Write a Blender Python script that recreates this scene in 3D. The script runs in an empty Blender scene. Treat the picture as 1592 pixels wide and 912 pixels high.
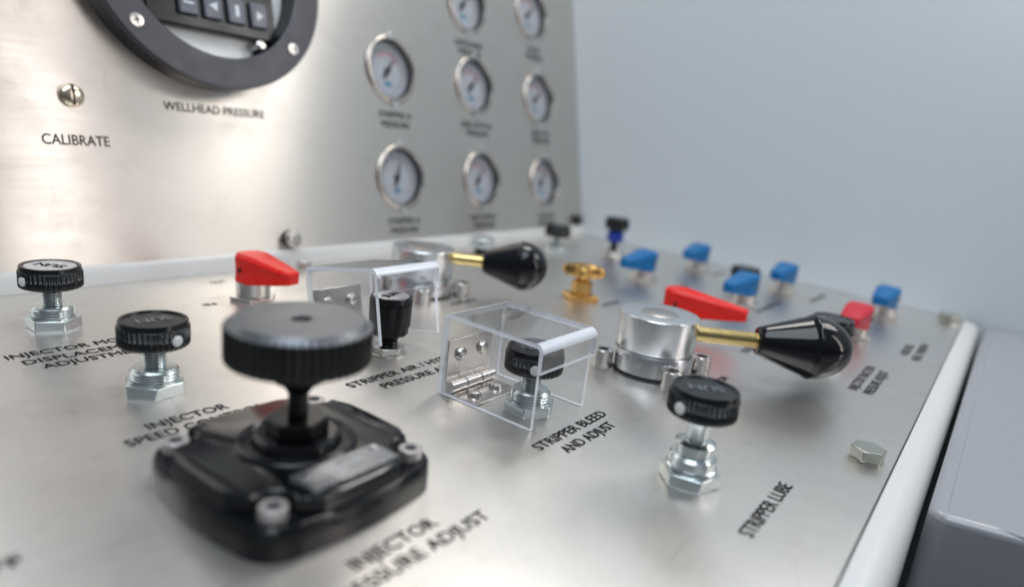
import bpy, bmesh, math, random
from mathutils import Matrix, Vector
PI = math.pi; R = math.radians
random.seed(4)
sc = bpy.context.scene
col = sc.collection

# ------------------------------------------------------------------ camera
cam_d = bpy.data.cameras.new('camera'); cam = bpy.data.objects.new('camera', cam_d); col.objects.link(cam)
right = Vector((0.57589, -0.80849, 0.12123)).normalized()
fwd = Vector((0.80529, 0.53544, -0.25457)); fwd = (fwd - right * fwd.dot(right)).normalized()
up = right.cross(fwd)
m = Matrix((right, up, -fwd)).transposed().to_4x4(); m.translation = Vector((0, 0, .19))
cam.matrix_world = m
cam_d.sensor_width = 36; cam_d.lens = 36 * 1057.02 / 1592
cam_d.shift_x = -45.92 / 1592; cam_d.shift_y = 21.17 / 1592
cam_d.clip_start = .01; cam_d.clip_end = 50
cam_d.dof.use_dof = True; cam_d.dof.focus_distance = .487; cam_d.dof.aperture_fstop = 2.5
cam_d.dof.aperture_blades = 9
sc.camera = cam

# ------------------------------------------------------------------ world and lamps
W = bpy.data.worlds.new('World'); sc.world = W; W.use_nodes = True
nt = W.node_tree; bg = nt.nodes['Background']
tc = nt.nodes.new('ShaderNodeTexCoord'); sp = nt.nodes.new('ShaderNodeSeparateXYZ'); rp = nt.nodes.new('ShaderNodeValToRGB')
nt.links.new(tc.outputs['Generated'], sp.inputs[0]); nt.links.new(sp.outputs['Z'], rp.inputs[0]); nt.links.new(rp.outputs[0], bg.inputs[0])
rp.color_ramp.elements[0].position = 0.0; rp.color_ramp.elements[0].color = (.16, .16, .165, 1)
rp.color_ramp.elements[1].position = .9; rp.color_ramp.elements[1].color = (.60, .70, .85, 1)
bg.inputs[1].default_value = .42
def area(name, loc, target, sx, sy, power, color):
    d = bpy.data.lights.new(name, 'AREA'); d.shape = 'RECTANGLE'; d.size = sx; d.size_y = sy; d.energy = power; d.color = color
    o = bpy.data.objects.new(name, d); col.objects.link(o); o.location = loc
    o.rotation_euler = (Vector(target) - Vector(loc)).to_track_quat('-Z', 'Y').to_euler()
    return o
area('key_lamp', (1.02, -.12, .66), (.40, .15, 0), (.26), .30, 1.7, (1, .96, .91))
area('strip_lamp', (1.02, .44, 1.07), (.45, .35, .1), .30, .42, 4.6, (1, .965, .92))
area('band_lamp', (.98, -1.3, .75), (.35, .6, .2), .14, 1.3, 4.4, (1, .93, .90))  # unseen lamp added for the bright band at the gauge panel's left
area('overhead_lamp', (-.05, .0, 1.50), (.45, .1, 0), .9, 1.3, 18, (.86, .93, 1))
sc.view_settings.view_transform = 'Standard'; sc.view_settings.look = 'None'
sc.view_settings.exposure = 0; sc.view_settings.gamma = 1

# ------------------------------------------------------------------ materials
def mat(name, base, rough=.4, metal=0, **k):
    M = bpy.data.materials.new(name); M.use_nodes = True; n = M.node_tree; b = n.nodes['Principled BSDF']
    b.inputs['Base Color'].default_value = (*base, 1); b.inputs['Roughness'].default_value = rough; b.inputs['Metallic'].default_value = metal
    if 'coat' in k: b.inputs['Coat Weight'].default_value = k['coat']; b.inputs['Coat Roughness'].default_value = .08
    if 'trans' in k: b.inputs['Transmission Weight'].default_value = k['trans']
    if 'ior' in k: b.inputs['IOR'].default_value = k['ior']
    var = k.get('var', .10); sc_ = k.get('scale', (60, 60, 60)); bump = k.get('bump', 0)
    t = n.nodes.new('ShaderNodeTexCoord'); mp = n.nodes.new('ShaderNodeMapping'); mp.inputs['Scale'].default_value = sc_
    nz = n.nodes.new('ShaderNodeTexNoise'); nz.inputs['Scale'].default_value = 1; nz.inputs['Detail'].default_value = 6
    n.links.new(t.outputs['Object'], mp.inputs[0]); n.links.new(mp.outputs[0], nz.inputs[0])
    rr = n.nodes.new('ShaderNodeMapRange'); rr.inputs['From Min'].default_value = .3; rr.inputs['From Max'].default_value = .7
    rr.inputs['To Min'].default_value = max(0, rough - var); rr.inputs['To Max'].default_value = rough + var
    n.links.new(nz.outputs[0], rr.inputs[0]); n.links.new(rr.outputs[0], b.inputs['Roughness'])
    if bump:
        bp = n.nodes.new('ShaderNodeBump'); bp.inputs['Strength'].default_value = bump; bp.inputs['Distance'].default_value = k.get('bd', .0004)
        n.links.new(nz.outputs[0], bp.inputs['Height']); n.links.new(bp.outputs[0], b.inputs['Normal'])
    return M
def steel(name, base, rough, aniso, metal, tan=(1, 0, 0), stain=.5, smudge=(.35, .62)):
    M = bpy.data.materials.new(name); M.use_nodes = True; n = M.node_tree; b = n.nodes['Principled BSDF']; L = n.links
    b.inputs['Metallic'].default_value = metal; b.inputs['Anisotropic'].default_value = aniso
    cx = n.nodes.new('ShaderNodeCombineXYZ')
    for i in range(3): cx.inputs[i].default_value = tan[i]
    L.new(cx.outputs[0], b.inputs['Tangent'])
    t = n.nodes.new('ShaderNodeTexCoord')
    def noise(scale, detail=5, rgh=.6):
        mp = n.nodes.new('ShaderNodeMapping'); mp.inputs['Scale'].default_value = scale
        z = n.nodes.new('ShaderNodeTexNoise'); z.inputs['Scale'].default_value = 1; z.inputs['Detail'].default_value = detail; z.inputs['Roughness'].default_value = rgh
        L.new(t.outputs['Object'], mp.inputs[0]); L.new(mp.outputs[0], z.inputs[0]); return z
    brush = noise((12, 2600, 2600), 3); big = noise((7, 9, 9), 5); blot = noise((26, 30, 30), 6, .7)
    def mr(src, a, bb, c, d):
        r_ = n.nodes.new('ShaderNodeMapRange'); r_.inputs[1].default_value = a; r_.inputs[2].default_value = bb; r_.inputs[3].default_value = c; r_.inputs[4].default_value = d
        L.new(src, r_.inputs[0]); return r_.outputs[0]
    def mth(op, a, bb):
        q = n.nodes.new('ShaderNodeMath'); q.operation = op
        for i, v in enumerate((a, bb)):
            if isinstance(v, (int, float)): q.inputs[i].default_value = v
            else: L.new(v, q.inputs[i])
        return q.outputs[0]
    ro = mth('ADD', mth('ADD', mr(brush.outputs[0], .3, .7, -.04, .04), mr(big.outputs[0], .35, .65, -.035, .035)), mr(blot.outputs[0], .5, .75, 0, .07 * stain))
    ro = mth('ADD', ro, rough); L.new(ro, b.inputs['Roughness'])
    mx = n.nodes.new('ShaderNodeMix'); mx.data_type = 'RGBA'
    mx.inputs[6].default_value = (*base, 1); mx.inputs[7].default_value = (base[0] * .80, base[1] * .79, base[2] * .77, 1)
    f = mth('MULTIPLY', mr(blot.outputs[0], .52, .74, 0, 1), stain); L.new(f, mx.inputs[0]); L.new(mx.outputs[2], b.inputs['Base Color'])
    wv = noise((9, 7, 8), 2); va = n.nodes.new('ShaderNodeVectorMath'); va.operation = 'MULTIPLY_ADD'
    L.new(t.outputs['Object'], va.inputs[0]); va.inputs[1].default_value = (16, 7, 7); L.new(wv.outputs['Color'], va.inputs[2])
    vo = n.nodes.new('ShaderNodeTexVoronoi'); vo.feature = 'DISTANCE_TO_EDGE'; L.new(va.outputs[0], vo.inputs['Vector']); vo.inputs['Scale'].default_value = 1.6
    msk = noise((21, 19, 19), 3); lines = mth('MULTIPLY', mr(vo.outputs['Distance'], .0, .012, 1, 0), mr(msk.outputs[0], .50, .60, 0, 1))
    m3 = n.nodes.new('ShaderNodeMix'); m3.data_type = 'RGBA'; L.new(mth('MULTIPLY', lines, .22), m3.inputs[0]); L.new(mx.outputs[2], m3.inputs[6]); m3.inputs[7].default_value = (.42, .41, .40, 1); L.new(m3.outputs[2], b.inputs['Base Color'])
    bp = n.nodes.new('ShaderNodeBump'); bp.inputs['Strength'].default_value = .12; bp.inputs['Distance'].default_value = .0001
    L.new(brush.outputs[0], bp.inputs['Height']); L.new(bp.outputs[0], b.inputs['Normal'])
    return M
M_desk = steel('brushed_steel_desk', (.76, .73, .69), .345, .72, .95, (0, 1, 0), stain=.7)
M_back = steel('brushed_steel_back', (.67, .63, .585), .34, .93, .98, (0, .208, .978), stain=.4)
M_white = mat('white_trim', (.62, .62, .61), .30, 0, coat=.15, var=.03, scale=(4, 30, 30))
M_zinc = mat('zinc_plate', (.66, .72, .72), .24, 1, var=.06)
M_steel = mat('plain_steel', (.62, .60, .57), .28, 1, var=.08)
M_nick = mat('nickel', (.66, .63, .60), .24, 1, var=.07)
M_alu = mat('turned_aluminium', (.72, .74, .76), .27, 1, var=.012, scale=(30, 30, 30))
M_brass = mat('brass_rod', (.60, .46, .20), .24, 1, var=.05)
M_gold = mat('gold_brass', (.62, .38, .13), .28, 1, var=.06)
M_plas = mat('black_plastic', (.006, .007, .008), .24, 0, ior=1.40, var=.05)
M_ball = mat('black_phenolic', (.004, .0045, .006), .10, 0, ior=1.42, var=.02)
M_cast = mat('black_gloss_paint', (.004, .005, .006), .17, 0, ior=1.46, bump=.30, scale=(75, 75, 75), var=.04)
M_ano = mat('black_anodised_sheen', (.21, .22, .235), .37, .85, var=.05)  # black finish lightened: grazing sheen of the wheel top put into the colour
M_knurl = mat('black_knurl', (.008, .009, .008), .42, 0, ior=1.35)
M_ring = mat('grey_anodised_ring', (.060, .060, .072), .40, .3, var=.05)
M_dark = mat('dark_rubber', (.012, .012, .013), .6)
M_red = mat('red_vinyl', (.72, .014, .008), .34, 0, ior=1.38, bump=.05)
M_crim = mat('crimson_vinyl', (.50, .012, .03), .34, 0, ior=1.38)
M_blue = mat('blue_vinyl', (.001, .12, .33), .34, 0, ior=1.36)
M_bcol = mat('blue_collar', (.006, .03, .30), .4)
M_dot = mat('white_dot', (.62, .64, .63), .35)
M_dial = mat('dial_white', (.42, .44, .48), .35)
M_face = mat('counter_backing', (.92, .94, .93), .4)
M_ink = mat('black_ink', (.018, .018, .02), .8, 0, ior=1.15)
M_key = mat('counter_key', (.10, .11, .14), .35)
M_glyph = mat('grey_print', (.66, .70, .76), .5)
M_lred = mat('dial_red', (.65, .10, .10), .5); M_lblu = mat('dial_blue', (.08, .22, .33), .5)
M_cab = mat('grey_enamel', (.29, .295, .32), .22, 0, coat=.3, bump=.05, scale=(260, 260, 260), var=.03, bd=.0001)
M_wall = mat('blue_grey_wall', (.55, .605, .645), .42, 0, bump=.06, scale=(90, 90, 90), bd=.0003)
M_floor = mat('dark_floor', (.03, .03, .03), .7)
M_emb = mat('embossed_letters', (.12, .13, .15), .18, .2, coat=.5)
M_plate = mat('rating_plate', (.30, .31, .33), .25, .85)
M_pale = mat('pale_cap', (.55, .53, .55), .3, .35)  # pale cap tone; on the far-left knob a reflection put into colour
M_boltw = mat('pale_bolt', (.50, .47, .46), .40, .6)
M_disc = mat('end_disc_steel', (.46, .44, .42), .34, 1, var=.01)
M_bez = mat('bezel_steel', (.50, .46, .42), .24, 1, var=.03)
M_cal = mat('brassy_screw', (.80, .68, .50), .2, 1, var=.03)
def clear(name, tint=.97, power=1.0):
    M = bpy.data.materials.new(name); M.use_nodes = True; n = M.node_tree; n.nodes.clear()
    o = n.nodes.new('ShaderNodeOutputMaterial'); mx = n.nodes.new('ShaderNodeMixShader'); tr = n.nodes.new('ShaderNodeBsdfTransparent'); gl = n.nodes.new('ShaderNodeBsdfGlossy')
    fr = n.nodes.new('ShaderNodeFresnel'); fr.inputs[0].default_value = 1.49
    tr.inputs[0].default_value = (tint, tint, tint * 1.005, 1); gl.inputs['Roughness'].default_value = .04
    ml = n.nodes.new('ShaderNodeMath'); ml.operation = 'MULTIPLY_ADD'; ml.inputs[1].default_value = power; ml.inputs[2].default_value = .035
    ge = n.nodes.new('ShaderNodeNewGeometry'); iv = n.nodes.new('ShaderNodeMath'); iv.operation = 'SUBTRACT'; iv.inputs[0].default_value = 1; n.links.new(ge.outputs['Backfacing'], iv.inputs[1])
    m2 = n.nodes.new('ShaderNodeMath'); m2.operation = 'MULTIPLY'; n.links.new(ml.outputs[0], m2.inputs[0]); n.links.new(iv.outputs[0], m2.inputs[1])
    n.links.new(fr.outputs[0], ml.inputs[0]); n.links.new(m2.outputs[0], mx.inputs[0])
    n.links.new(tr.outputs[0], mx.inputs[1]); n.links.new(gl.outputs[0], mx.inputs[2]); n.links.new(mx.outputs[0], o.inputs[0])
    return M
M_clear = clear('acrylic_face', .990, 1.7)
def edge_acrylic():
    M = bpy.data.materials.new('acrylic_edge'); M.use_nodes = True; n = M.node_tree; n.nodes.clear()
    o = n.nodes.new('ShaderNodeOutputMaterial'); mx = n.nodes.new('ShaderNodeMixShader'); tr = n.nodes.new('ShaderNodeBsdfTransparent')
    pr = n.nodes.new('ShaderNodeBsdfPrincipled'); pr.inputs['Base Color'].default_value = (.80, .83, .88, 1); pr.inputs['Roughness'].default_value = .12  # whitish base stands in for light refracted along the clear edges
    pr.inputs['Coat Weight'].default_value = .6
    mx.inputs[0].default_value = .78; n.links.new(tr.outputs[0], mx.inputs[1]); n.links.new(pr.outputs[0], mx.inputs[2]); n.links.new(mx.outputs[0], o.inputs[0])
    return M
M_edge = edge_acrylic()
M_glass = clear('gauge_glass', .985, .9)

# ------------------------------------------------------------------ helpers
def link(name, bm, m, parent=None, loc=None, smooth=35, bevel=0, seg=2):
    me = bpy.data.meshes.new(name)
    bmesh.ops.recalc_face_normals(bm, faces=bm.faces)
    bm.to_mesh(me); bm.free()
    for mm in (m if isinstance(m, (list, tuple)) else [m]): me.materials.append(mm)
    for p in me.polygons: p.use_smooth = True
    me.set_sharp_from_angle(angle=R(smooth))
    o = bpy.data.objects.new(name, me); col.objects.link(o)
    if parent: o.parent = parent
    if loc: o.location = loc
    if bevel:
        b = o.modifiers.new('Bevel', 'BEVEL'); b.width = bevel; b.segments = seg; b.limit_method = 'ANGLE'; b.angle_limit = R(30); b.harden_normals = False
    return o
def thing(name, label, cat, loc=(0, 0, 0), rot=(0, 0, 0), group=None):
    o = bpy.data.objects.new(name, None); col.objects.link(o); o.empty_display_size = .01
    o.location = loc; o.rotation_euler = rot; o['label'] = label; o['category'] = cat
    if group: o['group'] = group
    return o
def tag(o, label, cat, group=None):
    o['label'] = label; o['category'] = cat
    if group: o['group'] = group
    return o
def struct(o): o['kind'] = 'structure'; return o
def dup(t, label, loc, rz=None, group=None):
    r = t.copy(); col.objects.link(r); r.location = loc; r['label'] = label
    if rz is not None: r.rotation_euler = (t.rotation_euler[0], t.rotation_euler[1], rz)
    if group: r['group'] = group
    for ch in list(t.children):
        c = ch.copy(); col.objects.link(c); c.parent = r
        for g in list(ch.children):
            d = g.copy(); col.objects.link(d); d.parent = c
    return r
def xf(bm, vs, M): bmesh.ops.transform(bm, matrix=M, verts=vs)
def lathe(bm, prof, n=64, M=None, mod=None, cap=True, mi=0):
    """prof: (r,z) list bottom to top; mod(r, z, k, ang) may change the radius"""
    rings = []; new = []
    for (r, z) in prof:
        ring = []
        for i in range(n):
            a = 2 * PI * i / n; rr = mod(r, z, i, a) if mod else r
            v = bm.verts.new((rr * math.cos(a), rr * math.sin(a), z)); ring.append(v); new.append(v)
        rings.append(ring)
    for a, b in zip(rings, rings[1:]):
        for i in range(n):
            f = bm.faces.new((a[i], a[(i + 1) % n], b[(i + 1) % n], b[i])); f.material_index = mi
    if cap:
        f = bm.faces.new(list(reversed(rings[0]))); f.material_index = mi
        f = bm.faces.new(rings[-1]); f.material_index = mi
    if M is not None: xf(bm, new, M)
    return new
def prism(bm, pts, z0, z1, M=None, top=None):
    """top: optional list of z per point for the top"""
    a = [bm.verts.new((x, y, z0)) for x, y in pts]; b = [bm.verts.new((x, y, (top[i] if top else z1))) for i, (x, y) in enumerate(pts)]
    n = len(pts)
    for i in range(n): bm.faces.new((a[i], a[(i + 1) % n], b[(i + 1) % n], b[i]))
    bm.faces.new(list(reversed(a))); bm.faces.new(b)
    if M is not None: xf(bm, a + b, M)
    return a + b
def hexa(bm, r, z0, z1, rot=0, M=None, n=6):
    return prism(bm, [(r * math.cos(rot + 2 * PI * i / n), r * math.sin(rot + 2 * PI * i / n)) for i in range(n)], z0, z1, M)
def box(bm, x0, x1, y0, y1, z0, z1, M=None):
    return prism(bm, [(x0, y0), (x1, y0), (x1, y1), (x0, y1)], z0, z1, M)
def T(x, y, z): return Matrix.Translation((x, y, z))
def text(name, s, size, m, parent, loc, rot=(0, 0, 0), width=None, align='LEFT', ext=0, bold=0, heavy=0):
    cu = bpy.data.curves.new(name, 'FONT'); cu.body = s; cu.size = size; cu.align_x = align; cu.extrude = ext; cu.offset = bold; cu.resolution_u = 3
    o = bpy.data.objects.new('tmp', cu); col.objects.link(o)
    dg = bpy.context.evaluated_depsgraph_get(); me = bpy.data.meshes.new_from_object(o.evaluated_get(dg))
    bpy.data.objects.remove(o); me.name = name
    xs = [v.co.x for v in me.vertices]; w = max(xs) - min(xs)
    if width:
        k = width / w
        for v in me.vertices: v.co.x *= k
        xs = [v.co.x for v in me.vertices]
    if align == 'LEFT':
        dx = min(xs)
        for v in me.vertices: v.co.x -= dx
    if heavy:                                  # thicken the strokes: three shifted layers of the same letters
        bm = bmesh.new(); bm.from_mesh(me); src = bm.faces[:]
        for q, (ax, ay) in enumerate(((heavy, .4 * heavy), (-heavy, -.4 * heavy), (0, heavy), (0, -heavy))):
            d = bmesh.ops.duplicate(bm, geom=src)
            for v in [g_ for g_ in d['geom'] if isinstance(g_, bmesh.types.BMVert)]: v.co.x += ax; v.co.y += ay; v.co.z += .00002 * (q + 1)
        bm.to_mesh(me); bm.free()
    me.materials.clear(); me.materials.append(m)
    o = bpy.data.objects.new(name, me); col.objects.link(o); o.parent = parent; o.location = loc; o.rotation_euler = rot
    return o

# ------------------------------------------------------------------ setting
WX = 1.12
bm = bmesh.new(); box(bm, -3, 4, -3, 4, -.95, -.9); struct(link('floor', bm, M_floor))
bm = bmesh.new(); box(bm, WX, WX + .05, -2.2, 2.0, -.9, 1.6); w = struct(link('wall', bm, M_wall))

# ------------------------------------------------------------------ console: desk plate, gauge plate, trims, lettering
con = thing('control_console', 'brushed steel console with flat desk, upright gauge panel and white rounded front edge', 'console')
bm = bmesh.new(); box(bm, -1.0, WX - .0015, .0275, .676, -.003, 0); link('desk_plate', bm, M_desk, con, bevel=.0004, seg=1)
# white rounded front trim
bm = bmesh.new(); pr = [(.0268, -.006), (.0268, -.0012), (.0262, -.0002)]
for i in range(13):
    a = PI / 2 - (PI / 2) * i / 12
    pr.append((.0205 - .0155 * (math.cos(a)), -.0160 + .0158 * math.sin(a)))
pr += [(.0052, -.09), (.0268, -.09)]
a = [bm.verts.new((-1.0, y, z)) for y, z in pr]; b = [bm.verts.new((WX - .010, y, z)) for y, z in pr]
for i in range(len(pr)): bm.faces.new((a[i], a[(i + 1) % len(pr)], b[(i + 1) % len(pr)], b[i]))
bm.faces.new(a); bm.faces.new(b)
link('front_edge', bm, M_white, con, smooth=50)
bm = bmesh.new(); box(bm, -1.0, WX - .004, .0275, .74, -.16, -.0032); link('console_body', bm, M_dark, con)
# rail along the foot of the gauge panel
bm = bmesh.new()
pr = [(.669, .0002), (.6685, .0150), (.6700, .0175), (.676, .0180), (.683, .0180), (.683, .0002)]
a = [bm.verts.new((-1.0, y, z)) for y, z in pr]; b = [bm.verts.new((WX - .001, y, z)) for y, z in pr]
for i in range(len(pr)): bm.faces.new((a[i], a[(i + 1) % len(pr)], b[(i + 1) % len(pr)], b[i]))
bm.faces.new(a); bm.faces.new(b); link('rear_rail', bm, M_white, con, smooth=50)
TH = R(78)                                   # gauge panel leans back 12 degrees
S12, C12 = math.sin(R(12)), math.cos(R(12))
def pl(x, s, off=0): return Vector((x, .672 + s * S12 - off * C12, s * C12 + off * S12))
MP = Matrix.Rotation(TH, 4, 'X')
bm = bmesh.new(); box(bm, -.6, WX - .001, .0145, .75, -.004, 0, T(0, .672, 0) @ MP)
gp = link('gauge_plate', bm, M_back, con)
GAUGES = [(.6575, .2435), (.6600, .1030), (.8265, .2425), (.8310, .1020), (.9960, .2405), (1.0010, .0985), (.8195, .3610), (.9860, .3790)]
bm = bmesh.new()
for gx, gv in GAUGES: lathe(bm, [(.0402, -.02), (.0402, .02)], 64, T(0, .672, 0) @ MP @ T(gx, gv, 0))
cut = link('cutter', bm, M_back); bo = gp.modifiers.new('holes', 'BOOLEAN'); bo.object = cut; bo.operation = 'DIFFERENCE'; bo.solver = 'EXACT'
me2 = bpy.data.meshes.new_from_object(gp.evaluated_get(bpy.context.evaluated_depsgraph_get())); gp.modifiers.clear(); gp.data = me2; me2.shade_flat(); bpy.data.objects.remove(cut)

def desk_text(s, x, y, size, width=None, align='LEFT'):
    return text('lettering', s, size, M_ink, con, (x, y, .00025), (0, 0, 0), width, align, heavy=size * .011)
def back_text(s, x, v, size, width=None, align='LEFT'):
    return text('lettering', s, size, M_ink, con, pl(x, v, .0003), (TH, 0, 0), width, align, heavy=size * .011)
for s, x, y, wd in [('INJECTOR MOTOR', .1533, .5155, .093), ('DISPLACEMENT', .1582, .5005, .082), ('ADJUSTMENT', .1643, .4876, .070),
                    ('INJECTOR', .1714, .3655, .0475), ('SPEED CONTROL', .1546, .3525, .082),
                    ('STRIPPER AIR / HYDRAULIC', .2966, .3455, .139), ('PRESSURE ADJUST', .3147, .3305, .0915),
                    ('STRIPPER BLEED', .3224, .2015, .0823), ('AND ADJUST', .3329, .1878, .0602),
                    ('STRIPPER LUBE', .3275, .0706, .0756), ('INJECTOR', .1713, .1900, .0498), ('PRESSURE ADJUST', .1500, .1768, .0946),
                    ('INJECTOR TRACTION', .6340, .0785, .094), ('PRESSURE ADJUST', .6340, .0655, .090),
                    ('HOSE REEL', .8142, .0610, .058), ('REEL TENSION', .8030, .0480, .090),
                    ('OFF', .0640, .2838, .0208)]:
    desk_text(s, x, y, .0118, wd)
for s, x, y, wd in [('OUT', .3599, .6335, .0155), ('IN', .3159, .567, .011), ('STBY', .6511, .1845, .030), ('HIGH', .6736, .3605, .038), ('PACKOFF', .9872, .2035, .085),
                    ('STRIPPER', .838, .232, .10), ('OUT', .5195, .4545, .040), ('LOW', .5440, .1690, .018), ('TRACTION', .83, .353, .07), ('SUPPLY', 1.01, .36, .06)]:
    desk_text(s, x, y, .0105, wd)
back_text('CALIBRATE', .2449, .1262, .0128, .0537)
back_text('WELLHEAD PRESSURE', .3523, .1645, .0118, .1093)

# ------------------------------------------------------------------ things on the desk
cam_xy = Vector((0, 0))
def facing(x, y): return math.atan2(-y, -x)
def flute(nf, depth):
    def f(r, z, k, a): return r - depth * (.5 + .5 * math.cos(nf * a)) ** 1.0
    return f
def knob_head(par, z0, z1, r=.0203, dot=None, word='SUN', wrot=2.6, fl=40, cap=None, disc_m=None):
    h = z1 - z0; n = fl * 6
    bm = bmesh.new()
    lathe(bm, [(r * .45, z0), (r * .90, z0), (r * .97, z0 + .0006), (r, z0 + .0016), (r, z0 + h * .72)], n, mod=lambda rr, z, k, a: rr - (.0008 * (.5 + .5 * math.cos(fl * a)) if rr > r * .93 else 0), cap=False)
    lathe(bm, [(r, z0 + h * .72), (r * .975, z0 + h * .80), (r * .955, z0 + h * .83), (r * .955, z0 + h * .95), (r * .935, z1), (r * .85, z1), (r * .82, z1 - .0009), (r * .05, z1 - .0009)], n,
          mod=lambda rr, z, k, a: rr - (.0008 * (.5 + .5 * math.cos(fl * a)) if z < z0 + h * .721 else 0))
    bmesh.ops.remove_doubles(bm, verts=bm.verts, dist=1e-6)
    o = link('knob_head', bm, M_plas, par, smooth=40)
    if disc_m:
        bm = bmesh.new(); lathe(bm, [(r * .80, z1 - .0008), (r * .80, z1 - .0005)], 48); link('cap_disc', bm, disc_m, o)  # pale disc carries the cap's bright reflection as its colour
    if word:
        text('lettering', word, .0108, M_ink if disc_m else M_emb, o, (.0, .0, z1 - (.0004 if disc_m else .0009)), (0, 0, wrot), align='CENTER', ext=.00012 if disc_m else .0004, bold=.0002)
        t_ = o.children[-1]
        # centre the word on the cap
        ys = [v.co.y for v in t_.data.vertices]; my = (min(ys) + max(ys)) / 2
        for v in t_.data.vertices: v.co.y -= my
    if dot is not None:
        bm = bmesh.new(); zc = z0 + h * .40
        lathe(bm, [(.0034, -.0012), (.0034, .0002), (.0026, .0008), (.0008, .0010)], 24, Matrix.Rotation(dot, 4, 'Z') @ T(r, 0, zc) @ Matrix.Rotation(PI / 2, 4, 'Y'))
        link('set_screw', bm, M_dot, o)
    return o
def stem(par, r, z0, z1, m, name='stem', pitch=.0016, depth=.0008):
    bm = bmesh.new(); pr = []; z = z0
    while z < z1 - pitch: pr += [(r - depth, z), (r, z + pitch * .45), (r - depth, z + pitch * .9)]; z += pitch
    pr = [(r - depth, z0 - .0005)] + pr + [(r - depth, z1)]
    lathe(bm, pr, 40); return link(name, bm, m, par, smooth=60)
def hexnut(par, r, z0, z1, m, rot=.3, name='hex_nut', cham=.1):
    bm = bmesh.new(); hexa(bm, r, z0, z1, rot); return link(name, bm, m, par, bevel=.0006)
def adj_knob(name, label, x, y, z0, z1, dot, rot, wrot=2.6, disc_m=None, kind='std', group='black knobs on threaded adjuster stems', stemr=.0066):
    t = thing(name, label, 'knob', (x, y, 0), group=group)
    knob_head(t, z0, z1, dot=dot, wrot=wrot, disc_m=disc_m)
    stem(t, stemr, .012, z0 + .001, M_zinc)
    hexnut(t, .0182, .0001, .0080, M_zinc, rot)
    bm = bmesh.new()
    if kind == 'std':
        pr = [(.0150, .0080), (.0150, .0092)]
        for k in range(3):
            zz = .0094 + k * .0020; pr += [(.0134, zz), (.0139, zz + .0006), (.0139, zz + .0012), (.0132, zz + .0017)]
        pr += [(.0132, .0156), (.0120, .0168), (.0080, .0170)]
    else:
        pr = [(.0150, .0080), (.0155, .0092), (.0150, .0105), (.0138, .0112), (.0138, .0165), (.0125, .0180), (.0112, .0182), (.0112, .0218), (.0118, .0222), (.0118, .0250), (.0095, .0262), (.0080, .0268)]
    lathe(bm, pr, 56); link('collar', bm, M_zinc, t, smooth=30)
    if kind == 'tall':
        bm = bmesh.new(); lathe(bm, [(.0066, .026), (.0066, .034), (.0090, z0 - .002), (.0098, z0 + .0005)], 40); link('sleeve', bm, M_zinc, t)
    return t
adj_knob('adjuster_knob', 'black fluted knob with pale reflection on its cap beside the white rear rail at far left', .2005, .5720, .0312, .0477, facing(.2, .572) + R(-58), .55, 2.2, disc_m=M_pale)
adj_knob('adjuster_knob', 'black fluted knob with dot facing right, left of the big handwheel', .1985, .4155, .0312, .0477, facing(.198, .415) + R(38), 1.15, 3.1)
adj_knob('adjuster_knob', 'black fluted knob standing inside the closed clear cover with the two-leaf hinge', .3650, .2430, .0300, .0465, facing(.365, .243) + R(4), .45, 2.4)
adj_knob('adjuster_knob', 'taller black knob on stacked zinc collars near the STRIPPER LUBE lettering', .3600, .1205, .0425, .0590, facing(.36, .12) + R(-36), .75, 2.2, kind='tall')
adj_knob('adjuster_knob', 'black knob half hidden behind the round end of the front lever grip', .7000, .1225, .0290, .0455, None, .4, 2.0)
adj_knob('adjuster_knob', 'small black knob before the right end of the white rear rail', .8951, .5824, .0270, .0440, None, .4, 2.0, stemr=.004)
adj_knob('adjuster_knob', 'black knob peeping over the nearer of the middle blue handles by the wall', .955, .2960, .0180, .0330, None, .4, 2.0)

# far knob with blue collar
t = thing('collared_knob', 'black knob over a bright blue collar at the far corner by the grey wall', 'knob', (.9784, .5245, 0))
knob_head(t, .0450, .0630, r=.0195, word=None)
stem(t, .0060, .006, .026, M_dark)
bm = bmesh.new(); lathe(bm, [(.0115, .024), (.0135, .0255), (.0135, .0405), (.0115, .042), (.0070, .0455)], 40); link('blue_collar', bm, M_bcol, t)
bm = bmesh.new(); lathe(bm, [(.020, .0001), (.020, .0045), (.0165, .0060), (.0165, .0110), (.0070, .0120)], 40); link('base_nut', bm, M_nick, t)
# steel capped plug by rail
t = thing('capped_plug', 'small grey steel cap by the rear rail behind the rear lever grip', 'plug', (.7427, .6085, 0))
bm = bmesh.new(); lathe(bm, [(.0095, .0001), (.0095, .016)], 32); link('neck', bm, M_dark, t)
bm = bmesh.new(); hexa(bm, .0185, .0160, .0290, .2, n=8); link('cap', bm, M_zinc, t, bevel=.002, seg=3)
bm = bmesh.new(); hexa(bm, .0165, .0001, .005, .2); link('hex_nut', bm, M_zinc, t, bevel=.0006)

# tapered black knob inside the raised cover
t = thing('regulator_knob', 'tall tapered black regulator knob with silver top under the tilted clear cover', 'knob', (.3652, .3852, 0))
bm = bmesh.new()
n = 240; fz = lambda rr, z, k, a: rr - (.0005 * (.5 + .5 * math.cos(48 * a)) if z < .0215 else 0)
lathe(bm, [(.006, .0165), (.0138, .0165), (.0148, .0175), (.0151, .0240), (.0163, .0242), (.0167, .0405), (.0168, .0452), (.0164, .0458), (.0164, .0464), (.0162, .0475), (.0152, .0482), (.0144, .0482), (.0142, .0478), (.001, .0478)], n, mod=lambda rr, z, k, a: rr - (.0009 * (.5 + .5 * math.cos(12 * a)) if .0160 < z < .0241 and rr > .012 else 0))
hd = link('knob_head', bm, M_plas, t)
bm = bmesh.new(); lathe(bm, [(.0140, .0478), (.0140, .0483), (.0136, .0485)], 48); link('cap_disc', bm, M_pale, hd)
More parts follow.
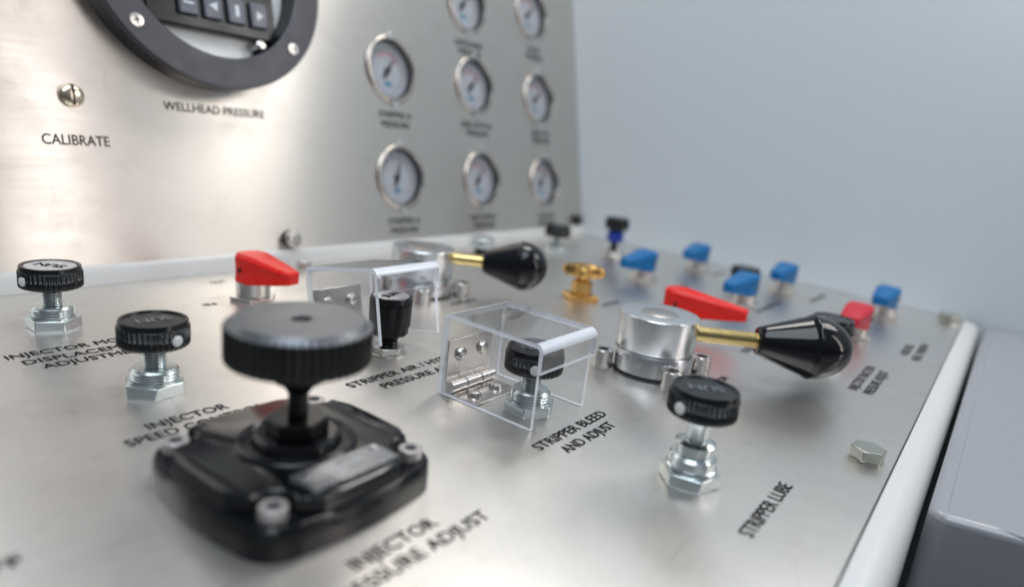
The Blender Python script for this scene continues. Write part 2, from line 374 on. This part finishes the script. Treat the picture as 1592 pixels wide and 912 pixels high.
text('lettering', 'SUN', .0105, M_ink, hd, (.001, -.003, .0487), (0, 0, .3), align='CENTER', ext=.0001, bold=.0002)
stem(t, .0075, .006, .017, M_plas, pitch=.0024, depth=.0012)
bm = bmesh.new(); lathe(bm, [(.0150, .0001), (.0150, .0015), (.0140, .0018)], 40); link('washer', bm, M_steel, t)
hexnut(t, .0138, .0018, .0068, M_steel, .5)

# ------------------------------------------------------------------ clear hinged covers
def cover(name, label, x0, y1, open_deg):
    """x0: left side, y1: hinge side; built from its hinge line"""
    Wd, D, Hh, th, ro = .066, .085, .0595, .0030, .0058
    t = thing(name, label, 'cover', (x0, y1, .004), group='clear acrylic hinged safety covers')
    # outline in y-z of a bent strip: back, top, front lip with rounded bends
    def strip(off):
        r = ro - off; p = [(-off, 0)]; top = Hh - off - .004
        for i in range(7):
            a = (PI / 2) * i / 6; p.append((-ro + r * math.cos(a), Hh - .004 - ro + r * math.sin(a)))
        for i in range(7):
            a = PI / 2 + (PI / 2) * i / 6; p.append((-D + ro + r * math.cos(a), Hh - .004 - ro + r * math.sin(a)))
        p.append((-D + off, Hh - .004 - .0195)); return p
    A, B = strip(0), strip(th); M = Matrix.Rotation(-R(open_deg), 4, 'X')
    A[0] = (0, -.0035); B[0] = (-th, -.0035)
    bm = bmesh.new(); n = len(A)
    def vrow(P, x): return [bm.verts.new((x, y, z)) for y, z in P]
    a0, b0, a1, b1 = vrow(A, 0), vrow(B, 0), vrow(A, Wd), vrow(B, Wd)
    for i in range(n - 1):
        big = i in (0, 7, n - 2)
        for q, mi in (((a0[i], a0[i + 1], a1[i + 1], a1[i]), 0 if big else 1), ((b0[i], b0[i + 1], b1[i + 1], b1[i]), 0 if big else 1),
                      ((a0[i], a0[i + 1], b0[i + 1], b0[i]), 1), ((a1[i], a1[i + 1], b1[i + 1], b1[i]), 1)):
            f = bm.faces.new(q); f.material_index = mi
    for i in (0, n - 1):
        f = bm.faces.new((a0[i], a1[i], b1[i], b0[i])); f.material_index = 1
    xf(bm, bm.verts[:], M)
    shell = link('bent_panel', bm, [M_clear, M_edge], t, smooth=50)
    for sx in (0.0003, Wd - th - .0003):          # side panels sit inside the bent strip
        bm = bmesh.new(); ins = th + .0001
        P = [(-ins, -.0035)]
        r = ro - ins
        for i in range(5):
            a = (PI / 2) * i / 4; P.append((-ro + r * math.cos(a), Hh - .004 - ro + r * math.sin(a)))
        for i in range(5):
            a = PI / 2 + (PI / 2) * i / 4; P.append((-D + ro + r * math.cos(a), Hh - .004 - ro + r * math.sin(a)))
        P.append((-D + ins, -.0035))
        u = [bm.verts.new((sx, y, z)) for y, z in P]; v = [bm.verts.new((sx + th, y, z)) for y, z in P]
        for i in range(len(P)):
            f = bm.faces.new((u[i], u[(i + 1) % len(P)], v[(i + 1) % len(P)], v[i])); f.material_index = 1
        bm.faces.new(u); bm.faces.new(v); xf(bm, bm.verts[:], M)
        link('side_panel', bm, [M_clear, M_edge], t, smooth=50)
    # hinge: wall leaf inside the back, desk leaf, barrel, four screws
    hx0, hx1 = .003, .051
    bm = bmesh.new(); box(bm, hx0, hx1, -th - .0016, -th - .0002, .004, .0355, M); hg = link('hinge_leaf', bm, M_nick, t, bevel=.0003)
    for k in (0, 1):
        bm = bmesh.new(); xs = hx0 + .013 + k * .024
        lathe(bm, [(.0052, 0), (.0052, .0007), (.0042, .0026), (.0018, .0034)], 24, M @ T(xs, -th - .0016, .0235) @ Matrix.Rotation(PI / 2, 4, 'X'))
        box(bm, xs - .0022, xs + .0022, -th - .0054, -th - .0046, .0232, .0238, M)
        link('screw', bm, M_steel, hg)
    bm = bmesh.new(); box(bm, hx0, hx1, -.034, -.006, -.0038, -.0024); hd_ = link('hinge_leaf', bm, M_nick, t, bevel=.0003)
    for k in (0, 1):
        bm = bmesh.new(); xs = hx0 + .012 + k * .024; lathe(bm, [(.0054, 0), (.0054, .0009), (.0042, .0027), (.0016, .0033)], 24, T(xs, -.022, -.0024))
        link('screw', bm, M_steel, hd_)
    bm = bmesh.new()
    segs = [(0, .0155), (.0162, .0318), (.0325, .048)]
    for a_, b_ in segs:
        lathe(bm, [(.0038, a_), (.0044, a_ + .0005), (.0044, b_ - .0005), (.0038, b_)], 24, T(hx0, -.0080, .0016) @ Matrix.Rotation(PI / 2, 4, 'Y'))
    lathe(bm, [(.0014, -.0008), (.0014, .0488)], 16, T(hx0, -.0080, .0016) @ Matrix.Rotation(PI / 2, 4, 'Y'))
    link('hinge_barrel', bm, M_nick, t)
    return t
cover('hinged_cover', 'closed clear acrylic cover with steel hinge beside the STRIPPER BLEED lettering', .3375, .3035, 0)
cover('hinged_cover', 'clear acrylic cover tilted open behind the handwheel, over the tapered knob', .3375, .4470, 11)

# ------------------------------------------------------------------ big handwheel valve
t = thing('handwheel_valve', 'large black valve with knurled handwheel on a glossy square housing', 'valve', (.1957, .2670, 0))
def rounded(h, r, bow=.0012, n=7, m_=8):
    p = []
    for q in range(4):
        a0 = q * PI / 2
        cx_, cy_ = (h - r), (h - r)
        pts = [(cx_ + r * math.cos(PI / 2 * i / n), cy_ + r * math.sin(PI / 2 * i / n)) for i in range(n + 1)]
        # side to the next corner, bowed outward
        for i in range(1, m_):
            f = i / m_; pts.append(((h - r) * (1 - 2 * f), h + bow * math.sin(PI * f)))
        for x, y in pts: p.append((x * math.cos(a0) - y * math.sin(a0), x * math.sin(a0) + y * math.cos(a0)))
    return p
bm = bmesh.new()
P1 = rounded(.0528, .019, .0028); P2 = rounded(.0524, .0185, .0026); P3 = rounded(.0510, .0175, .0022)
rows = [[bm.verts.new((x, y, z)) for x, y in P] for P, z in ((P1, .0001), (P1, .0085), (P2, .0140), (P3, .0156))]
for a, b in zip(rows, rows[1:]):
    for i in range(len(a)): bm.faces.new((a[i], a[(i + 1) % len(a)], b[(i + 1) % len(a)], b[i]))
bm.faces.new(rows[0]); bm.faces.new(rows[-1])
body = link('housing', bm, M_cast, t, smooth=40)
def notched(h, c):
    p = []
    for q in range(4):
        a0 = q * PI / 2; ctr = .0400; rr = c
        pts = []
        # concave bite of radius rr round the bolt, from side x=h to side y=h
        for i in range(11):
            a = R(-62) - (R(146)) * i / 10
            pts.append((ctr + rr * math.cos(a), ctr + rr * math.sin(a)))
        pts = [(min(x, h), min(y, h)) for x, y in pts]
        for i in range(1, 6):
            f = i / 6; pts.append((pts[10][0] * (1 - 2 * f), h + .0012 * math.sin(PI * f)))
        for x, y in pts: p.append((x * math.cos(a0) - y * math.sin(a0), x * math.sin(a0) + y * math.cos(a0)))
    return p
bm = bmesh.new(); rows = []
for h_, c_, z_ in ((.0512, .0084, .0145), (.0505, .0088, .0205), (.0497, .0096, .0222), (.0478, .0108, .0231)):
    rows.append([bm.verts.new((x, y, z_)) for x, y in notched(h_, c_)])
for a, b in zip(rows, rows[1:]):
    for i in range(len(a)): bm.faces.new((a[i], a[(i + 1) % len(a)], b[(i + 1) % len(b)], b[i]))
bm.faces.new(rows[0]); bm.faces.new(rows[-1])
link('housing_top', bm, M_cast, t, smooth=28)
bm = bmesh.new(); lathe(bm, [(.030, .0226), (.0290, .0246), (.0275, .0256), (.0262, .0256), (.0250, .0242), (.0220, .0244), (.0208, .0282), (.0190, .0295), (.0120, .0295)], 72)
link('boss', bm, M_cast, t)
for i in range(4):
    sx, sy = ((1, 1), (-1, 1), (-1, -1), (1, -1))[i]
    bm = bmesh.new(); lathe(bm, [(.0062, .0192), (.0062, .0246), (.0058, .0250), (.0032, .0250), (.0030, .0222)], 32, T(sx * .0400, sy * .0400, -.0034), cap=False)
    cb = link('corner_bolt', bm, M_boltw, t)
    bm = bmesh.new(); lathe(bm, [(.0036, .0200), (.0036, .0226)], 24, T(sx * .0400, sy * .0400, -.0034)); link('bolt_socket', bm, M_dark, cb)
bm = bmesh.new(); hexa(bm, .0155, .0295, .0370, .35); link('gland_nut', bm, M_plas, t, bevel=.0012, seg=3)
stem(t, .0050, .0380, .0640, M_plas, 'stem', .0022, .0002)
bm = bmesh.new(); lathe(bm, [(.0052, .0500), (.0082, .0545), (.0122, .0565), (.0130, .0590), (.0128, .0675)], 48); link('wheel_hub', bm, M_plas, t)
bm = bmesh.new(); nf = 52
lathe(bm, [(.0110, .0666), (.0310, .0666), (.0338, .0674), (.0345, .0688), (.0345, .0848)], nf * 6, mod=lambda rr, z, k, a: rr - (.0013 * (.5 + .5 * math.cos(nf * a)) if rr > .0335 else 0), cap=False, mi=1)
lathe(bm, [(.0345, .0848), (.0338, .0836), (.0322, .0849), (.0300, .0878), (.0070, .0878), (.0052, .0876), (.0048, .0861), (.0045, .0836), (.0005, .0836)], nf * 6, mod=lambda rr, z, k, a: rr - (.0013 * (.5 + .5 * math.cos(nf * a)) if z < .0849 and rr > .0335 else 0))
bmesh.ops.remove_doubles(bm, verts=bm.verts, dist=1e-6)
wh = link('handwheel', bm, [M_ano, M_knurl], t, smooth=40)
bm = bmesh.new(); lathe(bm, [(.0044, .0838), (.0044, .0842)], 24); link('wheel_bore', bm, M_dark, wh)
bm = bmesh.new(); box(bm, -.0260, .0265, -.0485, -.0300, .0180, .0243); pd = link('nameplate_pad', bm, M_cast, t, bevel=.001)
bm = bmesh.new(); box(bm, -.0245, .0250, -.0472, -.0290, .0244, .0250); npl = link('nameplate', bm, M_plate, t, bevel=.0002)
for x, y in ((-.0205, -.0345), (.0210, -.0325)):
    bm = bmesh.new(); lathe(bm, [(.0021, .0248), (.0019, .0256), (.0006, .0260)], 16, T(x, y, 0)); link('rivet', bm, M_alu, npl)
for z, s, sz in ((-.0385, 'MAX 3000 PSI', .0034), (-.0430, 'G 1/4', .0030)):
    text('lettering', s, sz, M_glyph, npl, (-.010, z, .0252), align='LEFT')

# ------------------------------------------------------------------ lever valves
def lever_valve(label, x, y, az, zr=.0365, ext=0, gr=1.2, gl=1.06, dome=1.28):
    t = thing('lever_valve', label, 'lever valve', (x, y, 0), group='silver lever valves with black grips')
    bm = bmesh.new(); lathe(bm, [(.0335, .0001), (.0340, .0010), (.0340, .0022)], 72); link('gasket', bm, M_dark, t)
    bm = bmesh.new(); lathe(bm, [(.0335, .0022), (.0342, .0030), (.0342, .0190), (.0336, .0200), (.0308, .0201)], 96); link('base_ring', bm, M_alu, t)
    bm = bmesh.new(); lathe(bm, [(.0305, .0200), (.0305, .0214), (.0332, .0216), (.0335, .0222), (.0338, .0500), (.0333, .0507), (.0330, .0508), (.0160, .0508), (.0157, .0504), (.001, .0504)], 96); bd = link('turret', bm, M_alu, t)
    bm = bmesh.new(); lathe(bm, [(.0155, .0504), (.0155, .0510), (.0150, .0513)], 64); link('end_disc', bm, M_disc, bd)
    for i in range(4):
        sx, sy = ((1, 1), (-1, 1), (-1, -1), (1, -1))[i]
        bm = bmesh.new(); lathe(bm, [(.0088, .0001), (.0088, .0150), (.0083, .0158), (.0066, .0160)], 40, cap=False)
        hv = [(.0052 * 1.0 * math.cos(2 * PI * k / 40), 0) for k in range(40)]
        def hexr(a): return .0050 * math.cos(PI / 6) / math.cos((a % (PI / 3)) - PI / 6)
        lathe(bm, [(.0066, .0160), (.0052, .0156), (.0050, .0090), (.0002, .0088)], 40, mod=lambda rr, z, k, a: hexr(a) if .004 < rr < .006 else rr, cap=False)
        bmesh.ops.remove_doubles(bm, verts=bm.verts, dist=1e-6)
        xf(bm, bm.verts[:], T(sx * .0300, sy * .0325, 0) @ Matrix.Rotation(.3 * i, 4, 'Z'))
        link('socket_bolt', bm, M_nick, t, smooth=30)
    Ml = Matrix.Rotation(az, 4, 'Z') @ T(.030, 0, zr) @ Matrix.Rotation(PI / 2, 4, 'Y')
    L0 = .0480 + ext
    bm = bmesh.new(); lathe(bm, [(.0066, 0), (.0066, L0 - .0020), (.0060, L0 - .0015), (.0060, L0 - .0008), (.0068, L0 - .0004), (.0068, L0 + .003)], 40, Ml); rod = link('lever_rod', bm, M_brass, t)
    g = [(.0100, 0), (.0115, .0004), (.0124, .0015)]
    g += [(.0124 + (.0222 * gr - .0124) * f / 10, .0015 + .0400 * gl * f / 10) for f in range(1, 10)]
    zc = .0415 * gl + .0031
    g += [(.0222 * gr, zc - .0031), (.0230 * gr, zc - .0024), (.0233 * gr, zc - .0012), (.0230 * gr, zc)]
    rr_ = .0228 * gr
    g += [(rr_ * math.cos(PI / 2 * k / 16), zc + rr_ * dome * math.sin(PI / 2 * k / 16)) for k in range(0, 16)] + [(.0001, zc + rr_ * dome)]
    g = [(q, w_ + L0) for q, w_ in g]
    bm = bmesh.new(); lathe(bm, g, 72, Ml); link('grip', bm, M_ball, t, smooth=60)
    return t
lever_valve('silver lever valve in front, between the closed clear cover and broadside red handle', .5215, .226, math.atan2(-.81, .58), ext=.008)
lever_valve('silver lever valve at the back, behind the tilted clear cover', .525, .5100, math.atan2(-.80, .60), zr=.042, ext=-.013, gr=1.16, gl=.95, dome=1.05)

# ------------------------------------------------------------------ plug valve handles
def handle_valve(name, label, x, y, az, m, grp, L=.078, dz=0, screw=True):
    t = thing(name, label, 'valve handle', (x, y, 0), (0, 0, az), group=grp)
    bm = bmesh.new(); lathe(bm, [(.0150, .0030), (.0150, .0175)], 48); link('neck', bm, M_nick, t)
    bm = bmesh.new(); hexa(bm, .0215, .0001, .0042, .2); link('hex_nut', bm, M_nick, t, bevel=.0006)
    # plan: rounded hub end then taper to a blunt tip, along +x
    P = [(-.0150, -.0085), (-.0165, 0), (-.0150, .0085), (-.0080, .0145), (.0040, .0160), (.0160, .0140), (.0400, .0110), (L - .016, .0078), (L - .0145, .0060), (L - .0145, -.0060), (L - .016, -.0078), (.0400, -.0110), (.0160, -.0140), (.0040, -.0160), (-.0080, -.0145)]
    top = []
    for px, py in P:
        f = max(0, (px - .004) / (L - .02)); top.append(.0445 + dz - .0085 * min(1, f) ** 1.0 - .0012 * (px < -.012))
    bm = bmesh.new(); n = len(P)
    rings = []
    for k, (s, zf) in enumerate(((.84, 0), (.97, .10), (.93, .20), (.93, .62), (1.0, .74), (.97, .88), (.76, 1))):
        rr = []
        for i, (px, py) in enumerate(P):
            f = max(0, (px - .004) / (L - .02)); zb = .0155 + dz + .0085 * min(1, f)
            rr.append(bm.verts.new((px * (1 if s > .99 else (1 - (1 - s) * .12)), py * s, zb + (top[i] - zb) * zf)))
        rings.append(rr)
    for a, b in zip(rings, rings[1:]):
        for i in range(n): bm.faces.new((a[i], a[(i + 1) % n], b[(i + 1) % n], b[i]))
    bm.faces.new(list(reversed(rings[0]))); bm.faces.new(rings[-1])
    h = link('handle', bm, m, t, smooth=28, bevel=.0007)
    for s in ((-1, 1) if screw else ()):
        bm = bmesh.new(); lathe(bm, [(.0019, -.0010), (.0019, .0002), (.0004, .0002)], 16, T(-.001, s * .0158, .0295 + dz) @ Matrix.Rotation(-s * PI / 2, 4, 'X')); link('set_screw_hole', bm, M_dark, h)
    return t
gr, gb = 'red valve handles', 'blue valve handles'
handle_valve('red_handle', 'bright red handle left of the tilted clear cover and behind the handwheel', .3633, .5690, -PI / 2 + .16, M_red, gr, L=.066)
handle_valve('red_handle', 'bright red handle seen broadside behind the front silver lever valve', .6640, .2690, -PI / 2 + .22, M_red, gr, L=.086)
handle_valve('red_handle', 'crimson red handle end-on behind the black lever grip, beside the rightmost blue one', .8455, .1230, PI - .04, M_crim, gr, L=.058, dz=-.006)
handle_valve('blue_handle', 'blue handle just right of the golden brass valve, longest looking of the blue ones', .8645, .4100, PI - .10, M_blue, gb, L=.070, dz=-.003)
handle_valve('blue_handle', 'blue handle farthest back along the grey wall', 1.0335, .3985, PI - .05, M_blue, gb, L=.062, dz=-.003)
handle_valve('blue_handle', 'blue handle over the tip of the broadside red handle', .8660, .2640, PI - .10, M_blue, gb, L=.070, dz=-.003)
handle_valve('blue_handle', 'blue handle by the wall, to the right of the one over the red tip', 1.0220, .2570, PI - .05, M_blue, gb, L=.060, dz=-.003)
handle_valve('blue_handle', 'rightmost blue handle, right behind the crimson red one', 1.0050, .1170, PI - .05, M_blue, gb, L=.058, dz=-.003)

# ------------------------------------------------------------------ brass tee valve
t = thing('brass_valve', 'golden brass valve with lobed grip between rear lever grip and blue handles', 'valve', (.6769, .3970, 0), (0, 0, -1.1))
bm = bmesh.new(); box(bm, -.0165, .0165, -.0165, .0165, .0001, .0065, Matrix.Rotation(.5, 4, 'Z')); link('square_base', bm, M_gold, t, bevel=.001)
bm = bmesh.new(); hexa(bm, .0130, .0065, .0215, .2); link('hex_body', bm, M_gold, t, bevel=.0012, seg=3)
bm = bmesh.new(); lathe(bm, [(.0110, .0212), (.0095, .0228), (.0080, .0240), (.0085, .0262), (.0070, .0285), (.0060, .0330)], 32); link('neck', bm, M_gold, t)
bm = bmesh.new()
lathe(bm, [(.0060, .0270), (.0140, .0268), (.0176, .0288), (.0190, .0325), (.0188, .0362), (.0165, .0398), (.0110, .0415), (.0070, .0428), (.0001, .0430)], 96,
      mod=lambda rr, z, k, a: rr * (1 + .24 * math.cos(4 * a) * min(1, rr / .015)) * (1 + .10 * math.cos(2 * a)))
link('lobed_grip', bm, M_gold, t)

# ------------------------------------------------------------------ hex bolts on the desk
M_bolt = mat('dull_zinc', (.46, .47, .42), .30, 1, var=.03)
def hex_bolt(label, x, y, r, h, rot, m=M_bolt):
    t = thing('hex_bolt', label, 'bolt', (x, y, 0), group='hex bolts holding the desk plate')
    bm = bmesh.new(); lathe(bm, [(r * .92, .0001), (r * .92, .0010)], 32); link('washer_face', bm, m, t)
    bm = bmesh.new(); hexa(bm, r, .0010, h, rot); link('bolt_head', bm, m, t, bevel=.0007)
    return t
hex_bolt('steel hex bolt head near the white rounded front edge, in the right foreground', .4855, .0440, .0118, .0088, .95)
hex_bolt('steel hex bolt head where the white front edge meets the grey wall', 1.085, .0440, .0140, .0100, .3)
hex_bolt('small hex bolt head by the rear rail just left of the tilted clear cover', .4783, .6500, .0085, .0095, .3, M_steel)

# ------------------------------------------------------------------ things on the gauge panel
def panel_thing(name, label, cat, x, v, group=None):
    return thing(name, label, cat, pl(x, v), (TH, 0, 0), group)
t = panel_thing('calibration_screw', 'domed brassy screw with a vertical slot above the CALIBRATE lettering', 'screw', .2719, .1692)
bm = bmesh.new(); lathe(bm, [(.0100, .0001), (.0100, .0025), (.0092, .0042), (.0070, .0056), (.0035, .0063), (.0005, .0065)], 40); h = link('screw_head', bm, M_cal, t)
bm = bmesh.new(); box(bm, -.0008, .0008, -.0088, .0088, .0046, .0067); link('slot', bm, M_dark, h)
g = 'bolts fixing the gauge panel'
t = panel_thing('panel_bolt', 'round button bolt low on the gauge panel above the tilted clear cover', 'bolt', .4781, .0304, g)
bm = bmesh.new(); lathe(bm, [(.0085, .0001), (.0085, .0060), (.0098, .0062), (.0098, .0105), (.0085, .0125), (.0040, .0130), (.0038, .0110), (.0002, .0110)], 40); link('bolt_head', bm, M_steel, t)
bm = bmesh.new(); lathe(bm, [(.0102, .0001), (.0102, .0030)], 40); link('washer', bm, M_dark, t)
t = panel_thing('panel_bolt', 'small dark bolt low on the gauge panel at the corner by the grey wall', 'bolt', 1.098, .0290, g)
bm = bmesh.new(); lathe(bm, [(.0085, .0001), (.0085, .0100), (.0070, .0120), (.0010, .0125)], 40); link('bolt_head', bm, M_dark, t)
bm = bmesh.new(); lathe(bm, [(.0102, .0001), (.0102, .0030)], 40); link('washer', bm, M_dark, t)

def arc(bm, r0, r1, a0, a1, z, n=24):
    p = []
    for i in range(n + 1):
        a = a0 + (a1 - a0) * i / n; p.append((bm.verts.new((r0 * math.cos(a), r0 * math.sin(a), z)), bm.verts.new((r1 * math.cos(a), r1 * math.sin(a), z))))
    for i in range(n): bm.faces.new((p[i][0], p[i][1], p[i + 1][1], p[i + 1][0]))
def gauge(label, x, v, needle, lines, red=True):
    t = panel_thing('pressure_gauge', label, 'gauge', x, v, 'pressure gauges in the gauge panel')
    bm = bmesh.new(); lathe(bm, [(.0400, -.0030), (.0400, .0002), (.0430, .0002), (.0436, .0012), (.0430, .0026), (.0415, .0036), (.0398, .0040), (.0384, .0038), (.0378, .0030), (.0377, .0008)], 72, cap=False)
    link('bezel', bm, M_bez, t)
    bm = bmesh.new(); lathe(bm, [(.0399, -.0031), (.0399, -.0180), (.0372, -.0180), (.0372, -.0105), (.0366, .0012), (.0378, .0016)], 72, cap=False); link('inner_ring', bm, M_dark, t)
    bm = bmesh.new(); lathe(bm, [(.0368, -.0125), (.0368, -.0085)], 64); d = link('dial', bm, M_dial, t)
    bm = bmesh.new(); a = R(needle); r2 = Matrix.Rotation(a, 4, 'Z')
    prism(bm, [(-.0120, -.0026), (.0, -.0022), (.0235, -.0003), (.0235, .0003), (.0, .0022), (-.0120, .0026)], .0062-.0127, .0066-.0127, r2); lathe(bm, [(.0042, .0041-.0127), (.0042, .0070-.0127), (.0030, .0078-.0127)], 24)
    link('needle', bm, M_ink, t)
    bm = bmesh.new(); arc(bm, .0268, .0276, R(-50), R(230), .0043-.0127)
    for k in range(11):
        aa = R(-50 + 28 * k); arc(bm, .0245, .0276, aa - .012, aa + .012, .00435-.0127, 1)
    link('scale', bm, M_ink, d)
    if red:
        bm = bmesh.new(); arc(bm, .0205, .0225, R(20), R(130), .0043-.0127); link('inner_scale', bm, M_lred, d)
    bm = bmesh.new(); arc(bm, .0140, .0215, R(250), R(292), .0043-.0127, 8); link('maker_mark', bm, M_lblu, d)
    bm = bmesh.new(); box(bm, -.004, .004, -.0475, -.0425, .0001, .0042); link('clip', bm, M_alu, t, bevel=.0008)
    bm = bmesh.new(); box(bm, -.004, .004, .0425, .0475, .0001, .0042); link('clip', bm, M_alu, t, bevel=.0008)
    bm = bmesh.new(); lathe(bm, [(.0366, .0001), (.0366, .0007)], 48); link('glass', bm, M_glass, t)
    for k, s in enumerate(lines):
        back_text(s, x, v - .0630 - .0125 * k, .0118, None, 'CENTER')
    return t
gauge('gauge with reddish inner arc, left column, level with the big round instrument rim', .6575, .2435, 52, ['STRIPPER B', 'PRESSURE'])
gauge('gauge in the left column, bottom row, nearest the viewer and above the rear rail', .6600, .1030, 70, ['STRIPPER A', 'PRESSURE'], False)
gauge('gauge in the middle column, between the cut-off one and the bottom one', .8265, .2425, 48, ['REEL MOTOR', 'PRESSURE'])
gauge('gauge in the bottom row, middle column, above the steel capped plug', .8310, .1020, 55, ['BOP SUPPLY', 'PRESSURE'])
gauge('gauge in the column nearest the wall, second row up', .9960, .2405, 44, ['INJECTOR', 'PRESSURE'])
gauge('gauge in the bottom row nearest the wall', 1.0010, .0985, 58, ['PACKOFF', 'PRESSURE'])
gauge('gauge cut off by the picture top, middle column', .8195, .3610, 50, ['LEVELWIND', 'PRESSURE'])
gauge('gauge at the picture top in the column nearest the wall', .9860, .3790, 47, ['CHAIN', 'TENSION'])

# big round instrument with counter
t = panel_thing('round_instrument', 'large round instrument with dark flange ring above the WELLHEAD PRESSURE lettering', 'instrument', .4040, .3085)
bm = bmesh.new(); lathe(bm, [(.1205, .0001), (.1222, .0230), (.1222, .0300), (.1212, .0306), (.0930, .0306), (.0920, .0298), (.0915, .0001)], 160, cap=False)
bm.faces.ensure_lookup_table()
n = 160
for i, f in enumerate(bm.faces):
    f.material_index = 1 if i < n or i >= 5 * n else 0
rg = link('flange_ring', bm, [M_ring, M_plas], t, smooth=30)
bm = bmesh.new(); lathe(bm, [(.0920, .0002), (.0920, .0040)], 96); link('backing_plate', bm, M_face, t)
for k in range(6):
    a = R(-41 - 60 * k - 0) if k else R(-41)
    a = R([-41, -139, 139, 41, 90, 180][k])
    bm = bmesh.new(); c, s = .1085 * math.cos(a), .1085 * math.sin(a)
    lathe(bm, [(.0062, .0306), (.0060, .0312), (.0030, .0316), (.0004, .0316)], 28, T(c, s, 0)); sc_ = link('screw', bm, M_nick, rg)
    bm = bmesh.new(); box(bm, -.0030, .0030, -.0006, .0006, .03155, .0319, T(c, s, 0) @ Matrix.Rotation(.3, 4, 'Z')); box(bm, -.0006, .0006, -.0030, .0030, .03155, .03195, T(c, s, 0) @ Matrix.Rotation(.3, 4, 'Z')); link('cross_slot', bm, M_dark, sc_)
bm = bmesh.new(); box(bm, -.0650, .0720, -.0640, -.0080, .0045, .0150); cn = link('counter_body', bm, M_plas, t, bevel=.0015)
for k in range(4):
    x = -.0250 + .0255 * k
    bm = bmesh.new(); box(bm, x - .0098, x + .0098, -.0530, -.0275, .0152, .0195); ky = link('key', bm, M_key, cn, bevel=.0016)
    bm = bmesh.new()
    if k == 0: box(bm, x - .005, x + .005, -.043, -.041, .0196, .0197); box(bm, x - .005, x + .005, -.038, -.036, .0196, .0197)
    elif k == 1: prism(bm, [(x - .005, -.040), (x + .004, -.045), (x + .004, -.036)], .0196, .0197)
    elif k == 2: box(bm, x - .0022, x + .0022, -.0455, -.0345, .0196, .0197)
    else: prism(bm, [(x - .003, -.0455), (x + .004, -.040), (x - .003, -.0355)], .0196, .0197)
    link('key_mark', bm, M_glyph, ky)
bm = bmesh.new(); lathe(bm, [(.0055, .004), (.0055, .020), (.0030, .022)], 24, T(.050, -.0710, 0)); link('standoff', bm, M_steel, t)

# ------------------------------------------------------------------ grey enclosure right of the console
t = thing('grey_enclosure', 'low lavender grey enamelled box beside the white front edge, at the right', 'enclosure', (0, 0, 0))
bm = bmesh.new()
sl = .25
P = []
x0, x1, y1, y0 = .4460, WX - .002, .0012, -.42
rc = .012
for i in range(9):
    a = PI / 2 + (PI / 2) * i / 8; P.append((x0 + rc + rc * math.cos(a), y1 - rc + rc * math.sin(a)))
P += [(x0 + sl * .4, y0), (x1, y0), (x1, y1)]
prism(bm, P, -.066, -.003); link('shell', bm, M_cab, t, smooth=40, bevel=.0045, seg=5)
bm = bmesh.new(); box(bm, x0 + .010, WX - .002, y0 + .01, y1 - .0095, -.0045, -.0024); link('lid', bm, M_cab, t, bevel=.0012, seg=3)
bm = bmesh.new(); box(bm, .50, 1.10, -.40, -.02, -.9, -.066); link('pedestal', bm, M_dark, t)
